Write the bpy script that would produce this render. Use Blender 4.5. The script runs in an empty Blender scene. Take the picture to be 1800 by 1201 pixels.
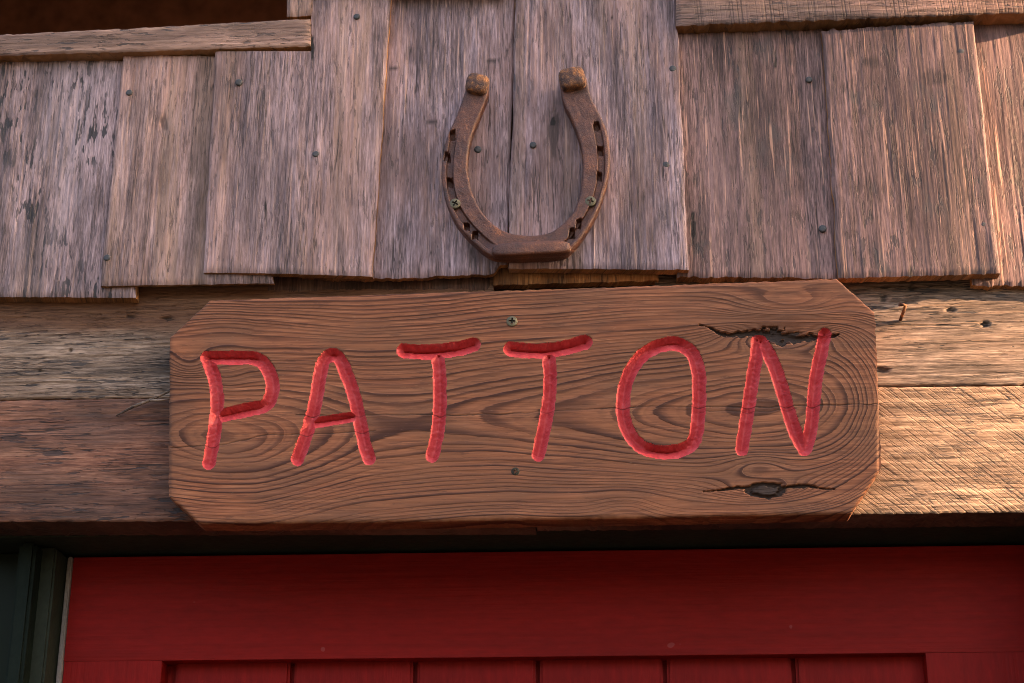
import bpy, bmesh, math, random
import numpy as np
from mathutils import Vector, Matrix

# ------------------------------------------------------------------ camera, sky, sun, exposure
scene = bpy.context.scene
COL = scene.collection
R = math.radians
TILT, YAW = R(21.5), R(-3.0)
FPX = 3000.0
F = Vector((math.sin(YAW)*math.cos(TILT), math.cos(YAW)*math.cos(TILT), math.sin(TILT)))
RIGHT = Vector((math.cos(YAW), -math.sin(YAW), 0.0))
UP = RIGHT.cross(F)
AIM = Vector((0.0, -0.05, 2.2))
CAM = AIM - F*1.5
cd = bpy.data.cameras.new('camera')
cam = bpy.data.objects.new('camera', cd); COL.objects.link(cam)
cd.sensor_width = 36; cd.lens = 60; cd.clip_start = 0.02; cd.clip_end = 2000
cam.matrix_world = Matrix(((RIGHT.x, UP.x, -F.x, CAM.x), (RIGHT.y, UP.y, -F.y, CAM.y), (RIGHT.z, UP.z, -F.z, CAM.z), (0, 0, 0, 1)))
cd.dof.use_dof = True; cd.dof.focus_distance = 1.5; cd.dof.aperture_fstop = 11
scene.camera = cam
scene.cycles.use_denoising = True; scene.cycles.denoising_prefilter = 'NONE'; scene.cycles.filter_width = .9      # keep the fine grain crisp

SUN_A, SUN_E = R(11.5), R(13.5)          # angle off the wall plane (from the right), elevation
SUN = Vector((math.cos(SUN_E)*math.cos(SUN_A), -math.cos(SUN_E)*math.sin(SUN_A), math.sin(SUN_E)))
world = bpy.data.worlds.new('World'); scene.world = world; world.use_nodes = True
world.cycles.sampling_method = 'MANUAL'; world.cycles.sample_map_resolution = 2048
wn = world.node_tree.nodes; wl = world.node_tree.links
sky = wn.new('ShaderNodeTexSky'); sky.sky_type = 'NISHITA'; sky.sun_disc = False
sky.dust_density = 8.0; sky.ozone_density = 1.15; sky.sun_elevation = SUN_E; sky.sun_rotation = R(90) + SUN_A
wl.new(sky.outputs[0], wn['Background'].inputs[0]); wn['Background'].inputs[1].default_value = 0.125
sd = bpy.data.lights.new('sun', 'SUN'); sd.energy = 5.0; sd.angle = R(0.53); sd.color = (1.0, 0.64, 0.36)
so = bpy.data.objects.new('sun', sd); COL.objects.link(so); so.location = (6, -3, 4)
so.rotation_euler = SUN.to_track_quat('Z', 'Y').to_euler()
vs = scene.view_settings
vs.view_transform = 'Standard'; vs.look = 'None'; vs.gamma = 1.0; vs.use_curve_mapping = False
vs.exposure = 3.3

# ------------------------------------------------------------------ helpers: noise
def _hash(ix, iy, seed):
    n = (ix.astype(np.int64)*374761393 + iy.astype(np.int64)*668265263 + seed*982451653) & 0x7fffffff
    n = ((n ^ (n >> 13))*1274126177) & 0x7fffffff
    n = n ^ (n >> 16)
    return (n & 0xffff)/65535.0
def vnoise(x, y, seed=0):
    x = np.asarray(x, float); y = np.asarray(y, float); x, y = np.broadcast_arrays(x, y)
    ix = np.floor(x); iy = np.floor(y); fx = x-ix; fy = y-iy
    fx = fx*fx*(3-2*fx); fy = fy*fy*(3-2*fy)
    a = _hash(ix, iy, seed); b = _hash(ix+1, iy, seed); c = _hash(ix, iy+1, seed); d = _hash(ix+1, iy+1, seed)
    return (a*(1-fx)+b*fx)*(1-fy)+(c*(1-fx)+d*fx)*fy - 0.5
def fbm(x, y, seed=0, oct=3):
    s = 0; a = 1.0; f = 1.0
    for i in range(oct):
        s = s + a*vnoise(np.asarray(x)*f, np.asarray(y)*f, seed+i*17); a *= .5; f *= 2.03
    return s
def smooth(a, b, x):
    t = np.clip((x-a)/(b-a), 0, 1); return t*t*(3-2*t)

# photo pixel -> point on the vertical plane at depth y
def P(px, py, y):
    d = F + RIGHT*((px-900.0)/FPX) + UP*((600.5-py)/FPX)
    t = (y-CAM.y)/d.y
    return CAM + d*t
def PN(px, py, y):
    px = np.asarray(px, float); py = np.asarray(py, float)
    d = [F[i] + RIGHT[i]*((px-900.0)/FPX) + UP[i]*((600.5-py)/FPX) for i in range(3)]
    t = (y-CAM.y)/d[1]
    return CAM.x+d[0]*t, CAM.z+d[2]*t

# ------------------------------------------------------------------ helpers: objects
WLOC = {}
def link(o, wloc, parent=None):
    COL.objects.link(o); wloc = Vector(wloc); WLOC[o.name] = wloc
    if parent is not None:
        o.parent = parent; o.location = wloc - WLOC[parent.name]
    else: o.location = wloc
    return o
def tag(o, label=None, cat=None, group=None, kind=None):
    for k, v in (('label', label), ('category', cat), ('group', group), ('kind', kind)):
        if v: o[k] = v
    return o
def thing(name, label, cat, loc, group=None):  # an Empty at the thing's base
    return tag(link(bpy.data.objects.new(name, None), loc), label, cat, group, 'thing')
def mesh_obj(name, verts, faces, mats, parent=None, fmat=None, smooth_mask=None, attrs=None, loc=None):
    V = np.asarray(verts, float)
    if loc is None: loc = (V.min(0)+V.max(0))/2
    loc = Vector([float(c) for c in loc])
    m = bpy.data.meshes.new(name)
    m.from_pydata((V-np.array(loc)).tolist(), [], [list(map(int, f)) for f in faces] if not isinstance(faces, np.ndarray) else faces.tolist())
    for mt in (mats if isinstance(mats, (list, tuple)) else [mats]): m.materials.append(mt)
    if fmat is not None: m.polygons.foreach_set('material_index', np.asarray(fmat, np.int32))
    if smooth_mask is True: m.polygons.foreach_set('use_smooth', np.ones(len(m.polygons), bool))
    elif smooth_mask is not None: m.polygons.foreach_set('use_smooth', np.asarray(smooth_mask, bool))
    for k, a in (attrs or {}).items():
        a = np.asarray(a, np.float32)
        if a.ndim == 2:
            m.attributes.new(k, 'FLOAT_VECTOR', 'POINT').data.foreach_set('vector', a.ravel())
        else:
            m.attributes.new(k, 'FLOAT', 'POINT').data.foreach_set('value', a)
    m.update()
    return link(bpy.data.objects.new(name, m), loc, parent)

def heightgrid(name, X, Z, Y, back, mats, parent, gc, mask=None, side_mat=1, attrs=None):
    """front surface grid (rows, cols) facing -y, closed with side walls and a back plane. X,Z,Y: 2D arrays."""
    nr, nc = X.shape
    V = np.stack([X, Y, Z], -1).reshape(-1, 3)
    idx = np.arange(nr*nc).reshape(nr, nc)
    q = np.stack([idx[:-1, :-1], idx[:-1, 1:], idx[1:, 1:], idx[1:, :-1]], -1)      # row 0 = bottom
    if mask is None: mask = np.ones((nr-1, nc-1), bool)
    q = q[mask]
    # boundary edges
    e = np.concatenate([q[:, [0, 1]], q[:, [1, 2]], q[:, [2, 3]], q[:, [3, 0]]])
    key = np.sort(e, 1); k1 = key[:, 0].astype(np.int64)*(nr*nc)+key[:, 1]
    u, inv, cnt = np.unique(k1, return_inverse=True, return_counts=True)
    be = e[cnt[inv] == 1]
    used = np.unique(q); remap = -np.ones(nr*nc, int); remap[used] = np.arange(len(used))
    Vf = V[used]; nf = len(used)
    bv = np.unique(be); bm = -np.ones(nr*nc, int); bm[bv] = np.arange(len(bv))
    Vs1 = V[bv]; Vs2 = V[bv].copy(); Vs2[:, 1] = back
    verts = np.concatenate([Vf, Vs1, Vs2])
    o1 = nf; o2 = nf+len(bv)
    sides = np.stack([bm[be[:, 1]]+o1, bm[be[:, 0]]+o1, bm[be[:, 0]]+o2, bm[be[:, 1]]+o2], -1)
    faces = np.concatenate([remap[q], sides])
    fm = np.concatenate([np.zeros(len(q), int), np.full(len(sides), side_mat if isinstance(mats, (list, tuple)) and len(mats) > 1 else 0)])
    sm = np.concatenate([np.ones(len(q), bool), np.zeros(len(sides), bool)])
    g = gc.reshape(-1, 3); G = np.concatenate([g[used], g[bv], g[bv]+np.array([0.004, 0.0, 0.01])])
    A = {'gc': G}
    for k, a in (attrs or {}).items():
        a = a.ravel(); A[k] = np.concatenate([a[used], a[bv]*0, a[bv]*0])
    return mesh_obj(name, verts, faces, mats, parent, fm, sm, A)

def box(name, x0, x1, y0, y1, z0, z1, mat, parent=None, bevel=0.0, seed=0.0, along='x'):
    bm = bmesh.new(); bmesh.ops.create_cube(bm, size=1)
    bmesh.ops.scale(bm, vec=(x1-x0, y1-y0, z1-z0), verts=bm.verts)
    if bevel: bmesh.ops.bevel(bm, geom=bm.edges[:], offset=bevel, segments=2, affect='EDGES')
    m = bpy.data.meshes.new(name); bm.to_mesh(m); bm.free(); m.materials.append(mat)
    c = Vector(((x0+x1)/2, (y0+y1)/2, (z0+z1)/2))
    put_gc(m, c, seed, along)
    return link(bpy.data.objects.new(name, m), c, parent)
def put_gc(m, c, seed, along):
    n = len(m.vertices); co = np.empty(n*3, np.float32); m.vertices.foreach_get('co', co); co = co.reshape(-1, 3)+np.array(c)
    if along == 'x': g = np.stack([co[:, 2]+co[:, 1], co[:, 0], np.full(n, seed)], -1)
    else: g = np.stack([co[:, 0]+co[:, 1], co[:, 2], np.full(n, seed)], -1)
    m.attributes.new('gc', 'FLOAT_VECTOR', 'POINT').data.foreach_set('vector', g.astype(np.float32).ravel())

# ------------------------------------------------------------------ helpers: materials
class NT:
    def __init__(s, name):
        s.m = bpy.data.materials.new(name); s.m.use_nodes = True
        s.n = s.m.node_tree.nodes; s.l = s.m.node_tree.links; s.b = s.n['Principled BSDF']
    def new(s, t, **kw):
        n = s.n.new(t)
        for k, v in kw.items(): setattr(n, k, v)
        return n
    def put(s, sock, v):
        if hasattr(v, 'is_output'): s.l.new(v, sock)
        elif v is not None: sock.default_value = v
    def attr(s, name, out='Fac'): n = s.new('ShaderNodeAttribute', attribute_name=name); return n.outputs[out]
    def math(s, op, a, b=None, c=None, clamp=False):
        n = s.new('ShaderNodeMath', operation=op, use_clamp=clamp)
        s.put(n.inputs[0], a); s.put(n.inputs[1], b)
        if c is not None: s.put(n.inputs[2], c)
        return n.outputs[0]
    def vmul(s, v, t, add=(0, 0, 0)):
        n = s.new('ShaderNodeVectorMath', operation='MULTIPLY_ADD'); s.put(n.inputs[0], v); n.inputs[1].default_value = t; n.inputs[2].default_value = add
        return n.outputs[0]
    def noise(s, v, sc=1.0, det=2.0, rough=.5, dist=0.0):
        n = s.new('ShaderNodeTexNoise'); s.put(n.inputs['Vector'], v); n.inputs['Scale'].default_value = sc
        n.inputs['Detail'].default_value = det; n.inputs['Roughness'].default_value = rough; n.inputs['Distortion'].default_value = dist
        return n.outputs['Fac']
    def step(s, v, a, b, lo=0.0, hi=1.0):
        n = s.new('ShaderNodeMapRange', interpolation_type='SMOOTHSTEP'); s.put(n.inputs[0], v)
        for i, q in enumerate((a, b, lo, hi)): n.inputs[i+1].default_value = q
        return n.outputs[0]
    def ramp(s, v, stops):
        n = s.new('ShaderNodeValToRGB'); s.put(n.inputs[0], v); e = n.color_ramp.elements
        while len(e) < len(stops): e.new(0.5)
        for el, (p, c) in zip(e, stops): el.position = p; el.color = (*c, 1)
        return n.outputs[0]
    def mix(s, f, a, b, mode='MIX'):
        n = s.new('ShaderNodeMix', data_type='RGBA', blend_type=mode)
        s.put(n.inputs[0], f)
        for i, v in ((6, a), (7, b)): s.put(n.inputs[i], (*v, 1) if isinstance(v, tuple) else v)
        return n.outputs[2]
    def bump(s, h, dist=.001, strength=1.0):
        n = s.new('ShaderNodeBump'); n.inputs['Strength'].default_value = strength; n.inputs['Distance'].default_value = dist
        s.put(n.inputs['Height'], h); s.l.new(n.outputs[0], s.b.inputs['Normal'])
    def base(s, c): s.put(s.b.inputs['Base Color'], (*c, 1) if isinstance(c, tuple) else c)
    def set(s, **kw):
        for k, v in kw.items(): s.put(s.b.inputs[k.replace('_', ' ')], v)

def wood(name, cols, tint=(.3, .3, .3), tint_amt=.4, fleck=0.0, fleck_lo=.59, fleck_col=(.035, .032, .035), fleck_sc=(200, 36), line=0.3, line_sc=(330, 5),
         streak=0.0, streak_col=(.5, .33, .22), saw=0.0, protect=None, bump=.00045, rough=.75, fine=(850, 55), blotch=0.0, mauve=(1.26, 1.12, 1.24), pore=.55, strip=.35, strip_col=(.25, .15, .10), shade=.42):
    mv = lambda c: (c[0]*mauve[0], c[1]*mauve[1], c[2]*mauve[2])
    cols = [mv(c) for c in cols]; tint = mv(tint); streak_col = mv(streak_col)
    t = NT(name); g = t.attr('gc', 'Vector')
    f1 = t.noise(t.vmul(g, (fine[0], fine[1], 1)), det=3, rough=.7)
    f2 = t.noise(t.vmul(g, (190, 8, 1), (3, 5, 7)), det=4, rough=.65)
    f3 = t.noise(t.vmul(g, (32, 7, 1), (9, 1, 3)), det=3, rough=.55)
    v = t.math('ADD', t.math('MULTIPLY', f1, .5), t.math('ADD', t.math('MULTIPLY', f2, .3), t.math('MULTIPLY', f3, .2)))
    c = t.ramp(v, [(.39, cols[0]), (.5, cols[1]), (.60, cols[2])])
    p = t.noise(t.vmul(g, (20, 5, 1), (4, 8, 2)), det=4, rough=.6)
    c = t.mix(t.step(p, .42, .64, 0, tint_amt), c, tint)
    sn_ = t.noise(t.vmul(g, (38, 1.6, 1), (14, 4, 6)), det=2, rough=.5)
    c = t.mix(t.math('MULTIPLY', t.step(sn_, .53, .63, 0, strip), t.step(f2, .3, .6, .4, 1)), c, strip_col)
    sh_ = t.noise(t.vmul(g, (30, 6, 1), (6, 6, 6)), det=5, rough=.65)
    gy = t.step(sh_, .36, .66, 1.0-shade, 1.0+shade*.55)
    c = t.mix(1.0, c, t.ramp(t.math('MULTIPLY', gy, .5), [(0, (0, 0, 0)), (1, (2, 2, 2))]), 'MULTIPLY')
    h = t.math('ADD', t.math('MULTIPLY', f1, .7), t.math('MULTIPLY', f2, .25))
    if blotch:
        bl = t.step(t.noise(t.vmul(g, (34, 17, 1), (1, 2, 9)), det=5, rough=.62, dist=.4), .56, .70, 0, blotch)
        c = t.mix(bl, c, (.07, .055, .055))
    if streak:
        st = t.noise(t.vmul(g, (360, 9.0, 1), (31, 3, 1)), det=3, rough=.6)
        c = t.mix(t.step(st, .60, .68, 0, streak), c, streak_col); h = t.math('ADD', h, t.step(st, .58, .68, 0, .15))
    if fleck:
        fn = t.noise(t.vmul(g, (fleck_sc[0], fleck_sc[1], 1), (7, 7, 4)), det=3, rough=.6)
        pm = t.step(t.noise(t.vmul(g, (24, 9, 1), (2, 1, 1)), det=2), .35, .6)
        fm = t.math('MULTIPLY', t.step(fn, fleck_lo, fleck_lo+.05), pm)
        c = t.mix(t.math('MULTIPLY', fm, fleck), c, fleck_col); h = t.math('SUBTRACT', h, t.math('MULTIPLY', fm, .9))
    if pore:
        pn = t.noise(t.vmul(g, (480, 48, 1), (17, 7, 14)), det=3, rough=.65)
        pg = t.step(t.noise(t.vmul(g, (50, 14, 1), (12, 21, 1)), det=3, rough=.6), .38, .58)
        pq = t.math('MULTIPLY', t.step(pn, .58, .615), pg)
        c = t.mix(t.math('MULTIPLY', pq, pore), c, (.045, .032, .03)); h = t.math('SUBTRACT', h, t.math('MULTIPLY', pq, .8))
    if line:
        ln = t.math('ABSOLUTE', t.math('SUBTRACT', t.noise(t.vmul(g, (line_sc[0]*.4, line_sc[1], 1), (5, 2, 8)), det=3, rough=.6), .5))
        gate = t.step(t.noise(t.vmul(g, (60, 10, 1), (8, 3, 1)), det=1), .5, .6)
        lm = t.math('MULTIPLY', t.step(ln, .016, .004), gate)
        c = t.mix(t.math('MULTIPLY', lm, line), c, (.03, .022, .02)); h = t.math('SUBTRACT', h, lm)
    if saw:
        # circular-saw kerf marks slanting across the board
        sp = t.vmul(g, (1, 1, 1))
        sx = t.new('ShaderNodeSeparateXYZ'); t.put(sx.inputs[0], sp)
        ph = t.math('ADD', t.math('MULTIPLY', sx.outputs[0], 1.0 if saw < 2 else .05), t.math('MULTIPLY', sx.outputs[1], 0.86 if saw < 2 else 1.0))
        cv = t.new('ShaderNodeCombineXYZ'); t.put(cv.inputs[0], ph); t.put(cv.inputs[1], t.math('MULTIPLY', sx.outputs[1], .06)); t.put(cv.inputs[2], 1.5)
        sn = t.noise(t.vmul(cv.outputs[0], (160 if saw < 2 else 260, 160, 1)), det=2, rough=.55)
        wv = t.math('SINE', t.math('ADD', t.math('MULTIPLY', ph, 1250 if saw < 2 else 1500), t.math('MULTIPLY', sn, 14)))
        sm = t.math('MULTIPLY', t.step(wv, .35, .95), t.step(t.noise(t.vmul(cv.outputs[0], (60, 900, 1), (5, 5, 5)), det=3, rough=.6), .34, .62))
        c = t.mix(t.math('MULTIPLY', sm, .5), c, (.045, .03, .025)); h = t.math('SUBTRACT', h, t.math('MULTIPLY', sm, 1.6))
    if protect is not None:
        # wood under the overhang never silvered: keeps its brown colour (attribute 'prot')
        pc = t.ramp(v, [(.34, protect[0]), (.5, protect[1]), (.66, protect[2])])
        c = t.mix(t.attr('prot'), c, pc)
    k = t.attr('knot_or_shadow')
    c = t.mix(k, c, (.018, .013, .012))
    t.base(c); t.set(Roughness=rough); t.b.inputs['Specular IOR Level'].default_value = .25
    t.bump(h, bump)
    return t.m

FRESH = wood('fresh_cut_wood', ((.22, .09, .035), (.34, .15, .055), (.45, .22, .09)), tint=(.2, .09, .04), tint_amt=.6, line=.5, bump=.0006, mauve=(1, 1, 1))
W_FLECK = wood('fleck_weathered_wood', ((.075, .056, .05), (.19, .142, .13), (.33, .255, .235)), tint=(.22, .2, .2), tint_amt=.35, fleck=.92, fleck_lo=.545, line=.5, streak=.2)
W_PALE = wood('pale_weathered_wood', ((.08, .057, .05), (.195, .142, .13), (.32, .242, .222)), tint=(.30, .19, .14), tint_amt=.45, fleck=.35, fleck_sc=(210, 40), line=.6, streak=.25)
W_TAN = wood('tan_weathered_wood', ((.09, .062, .05), (.205, .145, .122), (.32, .235, .2)), tint=(.27, .16, .11), tint_amt=.55, fleck=.3, fleck_sc=(230, 36), line=.6, streak=.25, strip=.5)
W_MAUVE = wood('mauve_weathered_wood', ((.07, .052, .05), (.175, .132, .128), (.31, .245, .238)), tint=(.25, .15, .11), tint_amt=.45, fleck=.4, fleck_sc=(220, 34), line=.7, streak=.3, blotch=.45)
W_DARK = wood('dark_weathered_wood', ((.04, .028, .024), (.115, .08, .07), (.22, .155, .136)), tint=(.11, .08, .075), tint_amt=.5, fleck=.6, fleck_sc=(220, 36), line=.8, streak=.5, blotch=.7, bump=.0003, strip=.3, mauve=(1.22, 1.0, 1.06))
W_TRIM = wood('saw_marked_trim_wood', ((.12, .08, .065), (.24, .16, .13), (.36, .25, .2)), tint=(.16, .12, .1), tint_amt=.5, fleck=.75, fleck_sc=(260, 50), line=.6, bump=.0006, mauve=(1.1, .95, .95))
W_TRIMSAW = wood('crosscut_trim_wood', ((.10, .06, .045), (.21, .13, .1), (.32, .2, .15)), tint=(.13, .1, .09), tint_amt=.6, fleck=.7, fleck_sc=(260, 50), line=.6, bump=.0006, saw=2, mauve=(1.1, .95, .95))
W_BEAM = wood('weathered_beam_wood', ((.05, .036, .03), (.16, .12, .10), (.33, .26, .22)), tint=(.17, .115, .085), tint_amt=.4, fleck=.85, fleck_sc=(300, 34), line=1.0, line_sc=(420, 9), streak=.3, bump=.0007, mauve=(1.06, .93, .82),
              protect=((.07, .03, .018), (.13, .06, .032), (.2, .1, .055)))
W_BEAMLOW = wood('flecked_beam_wood', ((.07, .025, .015), (.17, .066, .04), (.29, .13, .08)), tint=(.10, .062, .05), tint_amt=.5, fleck=.85, fleck_col=(.035, .026, .026), fleck_sc=(200, 26), line=.8, bump=.0006, mauve=(1, 1, 1), strip=.15)
W_BEAMSAW = wood('saw_kerfed_beam_wood', ((.13, .08, .055), (.29, .19, .14), (.42, .3, .23)), tint=(.26, .19, .15), tint_amt=.5, fleck=.5, fleck_sc=(300,40), line=.5, saw=1, bump=.0006, mauve=(.95, .87, .74))
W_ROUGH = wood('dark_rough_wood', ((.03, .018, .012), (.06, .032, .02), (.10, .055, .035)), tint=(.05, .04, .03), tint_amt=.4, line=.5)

def sign_wood():
    t = NT('pine_sign_wood'); g = t.attr('gc', 'Vector'); ph = t.attr('phase')
    wob = t.math('MULTIPLY', t.math('SUBTRACT', t.noise(t.vmul(g, (420, 14, 1)), det=3, rough=.6), .5), .3)
    p = t.math('ADD', ph, wob)
    fr = t.math('FRACT', p); fl = t.math('FLOOR', ph)
    wn_ = t.new('ShaderNodeTexWhiteNoise', noise_dimensions='1D'); t.put(wn_.inputs['W'], fl)
    late = t.math('MULTIPLY', t.step(fr, .42, .84), t.step(fr, 1.0, .92))
    amt = t.math('MULTIPLY', late, t.math('MULTIPLY', t.math('ADD', t.math('MULTIPLY', wn_.outputs[0], .55), .5), t.step(t.noise(t.vmul(g, (45, 9, 1), (8, 1, 5)), det=3), .3, .6, .45, 1.0)))
    f1 = t.noise(t.vmul(g, (650, 22, 1)), det=2, rough=.6)
    p2 = t.noise(t.vmul(g, (28, 9, 1), (3, 3, 3)), det=3, rough=.6)
    p3 = t.noise(t.vmul(g, (14, 5, 1), (1, 7, 3)), det=3, rough=.6)
    c = t.ramp(f1, [(.3, (.135, .043, .019)), (.5, (.22, .075, .033)), (.7, (.315, .12, .056))])
    c = t.mix(t.step(p2, .4, .66, 0, .6), c, (.12, .056, .031))
    c = t.mix(t.step(p3, .46, .68, 0, .55), c, (.18, .068, .03))
    fr2 = t.math('FRACT', t.math('MULTIPLY', p, 2.63)); lt2 = t.math('MULTIPLY', t.step(fr2, .35, .8), t.step(fr2, 1.0, .88))
    c = t.mix(t.math('MULTIPLY', lt2, .2), c, (.07, .022, .011))
    pz = t.noise(t.vmul(g, (620, 42, 1), (11, 2, 4)), det=3, rough=.65)
    c = t.mix(t.step(pz, .585, .63, 0, .45), c, (.06, .022, .012))
    c = t.mix(t.math('MULTIPLY', amt, 1.08, clamp=True), c, (.045, .0128, .006))
    fuzz = t.noise(t.vmul(g, (800, 130, 1)), det=2)
    c = t.mix(t.step(fuzz, .66, .78, 0, .15), c, (.4, .24, .15))
    ot = t.attr('resin')
    c = t.mix(t.math('MULTIPLY', ot, .75), c, (.13, .042, .016))
    k = t.attr('knot_or_shadow'); kn = t.noise(t.vmul(g, (700, 160, 1), (2, 2, 2)), det=4, rough=.7)
    c = t.mix(t.step(t.math('ADD', k, t.math('MULTIPLY', t.math('SUBTRACT', kn, .5), .9)), .35, .62), c, (.036, .02, .015))
    c = t.mix(t.math('MULTIPLY', t.attr('crack'), .75), c, (.03, .018, .014))
    t.base(c); t.set(Roughness=.7); t.b.inputs['Specular IOR Level'].default_value = .25
    h = t.math('ADD', t.math('MULTIPLY', amt, .8), t.math('ADD', t.math('MULTIPLY', f1, .4), t.math('MULTIPLY', fuzz, .1)))
    t.bump(h, .00045); return t.m
M_SIGN = sign_wood()

def paint_letters():
    t = NT('red_letter_paint'); g = t.attr('gc', 'Vector')
    n1 = t.noise(t.vmul(g, (300, 300, 1)), det=4, rough=.6); n2 = t.noise(t.vmul(g, (150, 110, 1), (3, 1, 2)), det=4, rough=.6)
    c = t.ramp(n2, [(.3, (.36, .026, .029)), (.52, (.44, .042, .046)), (.72, (.50, .07, .073))])
    c = t.mix(t.step(n1, .66, .76, 0, .35), c, (.28, .02, .02))
    # painted orange highlight along the worn rim of the groove
    c = t.mix(t.math('MULTIPLY', t.attr('rim'), t.step(n1, .48, .60, 0, .5)), c, (.42, .11, .06))
    c = t.mix(t.attr('crack'), c, (.12, .012, .012))
    t.base(c); t.set(Roughness=.55); t.b.inputs['Specular IOR Level'].default_value = .2
    cr = t.new('ShaderNodeTexWave', wave_type='BANDS', bands_direction='X'); 
    t.put(cr.inputs['Vector'], t.vmul(t.attr('gc', 'Vector'), (1, 1, 1))); cr.inputs['Scale'].default_value = 95; cr.inputs['Distortion'].default_value = 7; cr.inputs['Detail'].default_value = 2; cr.inputs['Detail Scale'].default_value = .9
    t.bump(t.math('ADD', t.math('MULTIPLY', cr.outputs['Fac'], .1), n1), .0003); return t.m
M_RED = paint_letters()

def rust():
    t = NT('rusty_iron'); tc = t.new('ShaderNodeTexCoord'); o = tc.outputs['Object']
    n1 = t.noise(o, 60, 5, .65); n2 = t.noise(o, 700, 4, .65); n3 = t.noise(o, 22, 3, .5)
    v = t.math('ADD', t.math('MULTIPLY', n1, .45), t.math('ADD', t.math('MULTIPLY', n2, .35), t.math('MULTIPLY', n3, .2)))
    c = t.ramp(v, [(.34, (.03, .010, .007)), (.48, (.072, .022, .013)), (.57, (.115, .036, .018)), (.68, (.28, .086, .028))])
    t.base(c); t.set(Roughness=.52, Metallic=.2); t.bump(t.math('ADD', n2, t.math('MULTIPLY', n1, .6)), .0006); return t.m
M_RUST = rust()
def rust_orange():
    t = NT('orange_rust'); o = t.new('ShaderNodeTexCoord').outputs['Object']
    n1 = t.noise(o, 160, 5, .65); n2 = t.noise(o, 900, 3, .6)
    t.base(t.ramp(n1, [(.40, (.045, .017, .012)), (.52, (.11, .04, .018)), (.64, (.3, .11, .03))])); t.set(Roughness=.75); t.bump(n2, .0008); return t.m
M_RUSTO = rust_orange()
def plain(name, col, rough=.5, metal=0.0, sc=300, var=.25, bump=.0004, axis=(1, 1, 1), spec=.2, wear=0):
    t = NT(name); o = t.vmul(t.new('ShaderNodeTexCoord').outputs['Object'], axis)
    n1 = t.noise(o, sc, 4, .6); n2 = t.noise(o, sc*.06, 3, .5)
    d = tuple(x*(1-var) for x in col); l = tuple(min(1, x*(1+var)) for x in col)
    c = t.ramp(t.math('ADD', t.math('MULTIPLY', n1, .5), t.math('MULTIPLY', n2, .5)), [(.35, d), (.5, col), (.65, l)])
    if wear:
        sp = t.noise(t.vmul(t.new('ShaderNodeTexCoord').outputs['Object'], (1, 1, 1)), 62, 1, .4)
        c = t.mix(t.step(sp, .79, .805, 0, .25), c, (.33, .12, .12))
        br = t.noise(t.vmul(t.new('ShaderNodeTexCoord').outputs['Object'], (3, 3, 150) if wear == 1 else (150, 3, 3)), 1, 4, .65)
        c = t.mix(t.step(br, .38, .66, 0, .3), c, tuple(x*.6 for x in col)); n1 = t.math('ADD', n1, t.math('MULTIPLY', br, 2.0))
    t.base(c); t.set(Roughness=rough, Metallic=metal); t.b.inputs['Specular IOR Level'].default_value = spec; t.bump(n1, bump); return t.m
M_NAIL = plain('blue_grey_nail_steel', (.062, .058, .06), .55, .3, 900)
M_SCREW = plain('dull_brass_screw', (.11, .092, .06), .55, .4, 900)
M_SLOT = plain('screw_recess_dark', (.03, .025, .018), .8)  # dark tone for the cross recesses and the sunk screw
M_DOOR = plain('red_door_paint', (.19, .006, .0045), .55, 0, 200, .22, .0004, (.25, 1, 1), wear=1, spec=.1)
M_DOORV = plain('red_door_paint_boards', (.2, .006, .005), .55, 0, 200, .24, .0004, (1, 1, .25), wear=2, spec=.1)
M_FRAME = plain('dark_green_frame_paint', (.022, .026, .019), .6, 0, 150, .3, spec=.06)
M_STOP = plain('grey_green_stop_paint', (.007, .0105, .008), .6, 0, 150, .2, spec=.06)
M_EDGE = plain('grey_door_edge_seal', (.2, .17, .16), .6)
M_GLASS = plain('dark_sidelight_glass', (.005, .008, .003), .4, 0, 20, .3, .0, spec=.1)
M_INT = plain('dark_room_boards', (.2, .08, .045), .8, 0, 30, .5)
M_GROUND = plain('sandy_gravel', (.085, .068, .045), .9, 0, 14, .3, .01)
M_BLOCKER = plain('blocker_grey_boards', (.2, .16, .13), .8, 0, 8, .3, .004, (6, 6, .4))
M_BLOCKERTOP = plain('blocker_tin_roof', (.2, .16, .14), .5, .6, 6, .3, .004)

# ------------------------------------------------------------------ setting
gr = mesh_obj('ground', [(-300, -300, 0), (300, -300, 0), (300, 300, 0), (-300, 300, 0)], [(0, 1, 2, 3)], M_GROUND)
tag(gr, kind='structure')

# added shed-shaped blocker, unseen to the right: its corner keeps the low sun off the left half of the wall
XE = float(P(1330, 500, -.03).x)
DX = 5.2; YE = -(DX+2.8-XE)*math.tan(SUN_A)
sh = thing('sun_blocker', 'added unseen sun blocker standing right of the cabin', 'sun blocker', (DX+1.4, YE-2.2, 0))
box('wall', DX, DX+2.8, YE-4.4, YE, 0, 5.2, M_BLOCKER, sh)
mesh_obj('roof', [(DX-.15, YE-4.4, 5.15), (DX+2.95, YE-4.4, 5.15), (DX+2.95, YE, 5.15), (DX-.15, YE, 5.15), (DX+1.4, YE-4.4, 6.6), (DX+1.4, YE, 6.6)],
         [(0, 1, 2, 3), (0, 3, 5, 4), (1, 4, 5, 2), (0, 4, 1), (3, 2, 5)], M_BLOCKERTOP, sh)
box('door', DX-.03, DX-.002, YE-2.7, YE-1.7, 0.02, 2.0, M_FRAME, sh)

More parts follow.
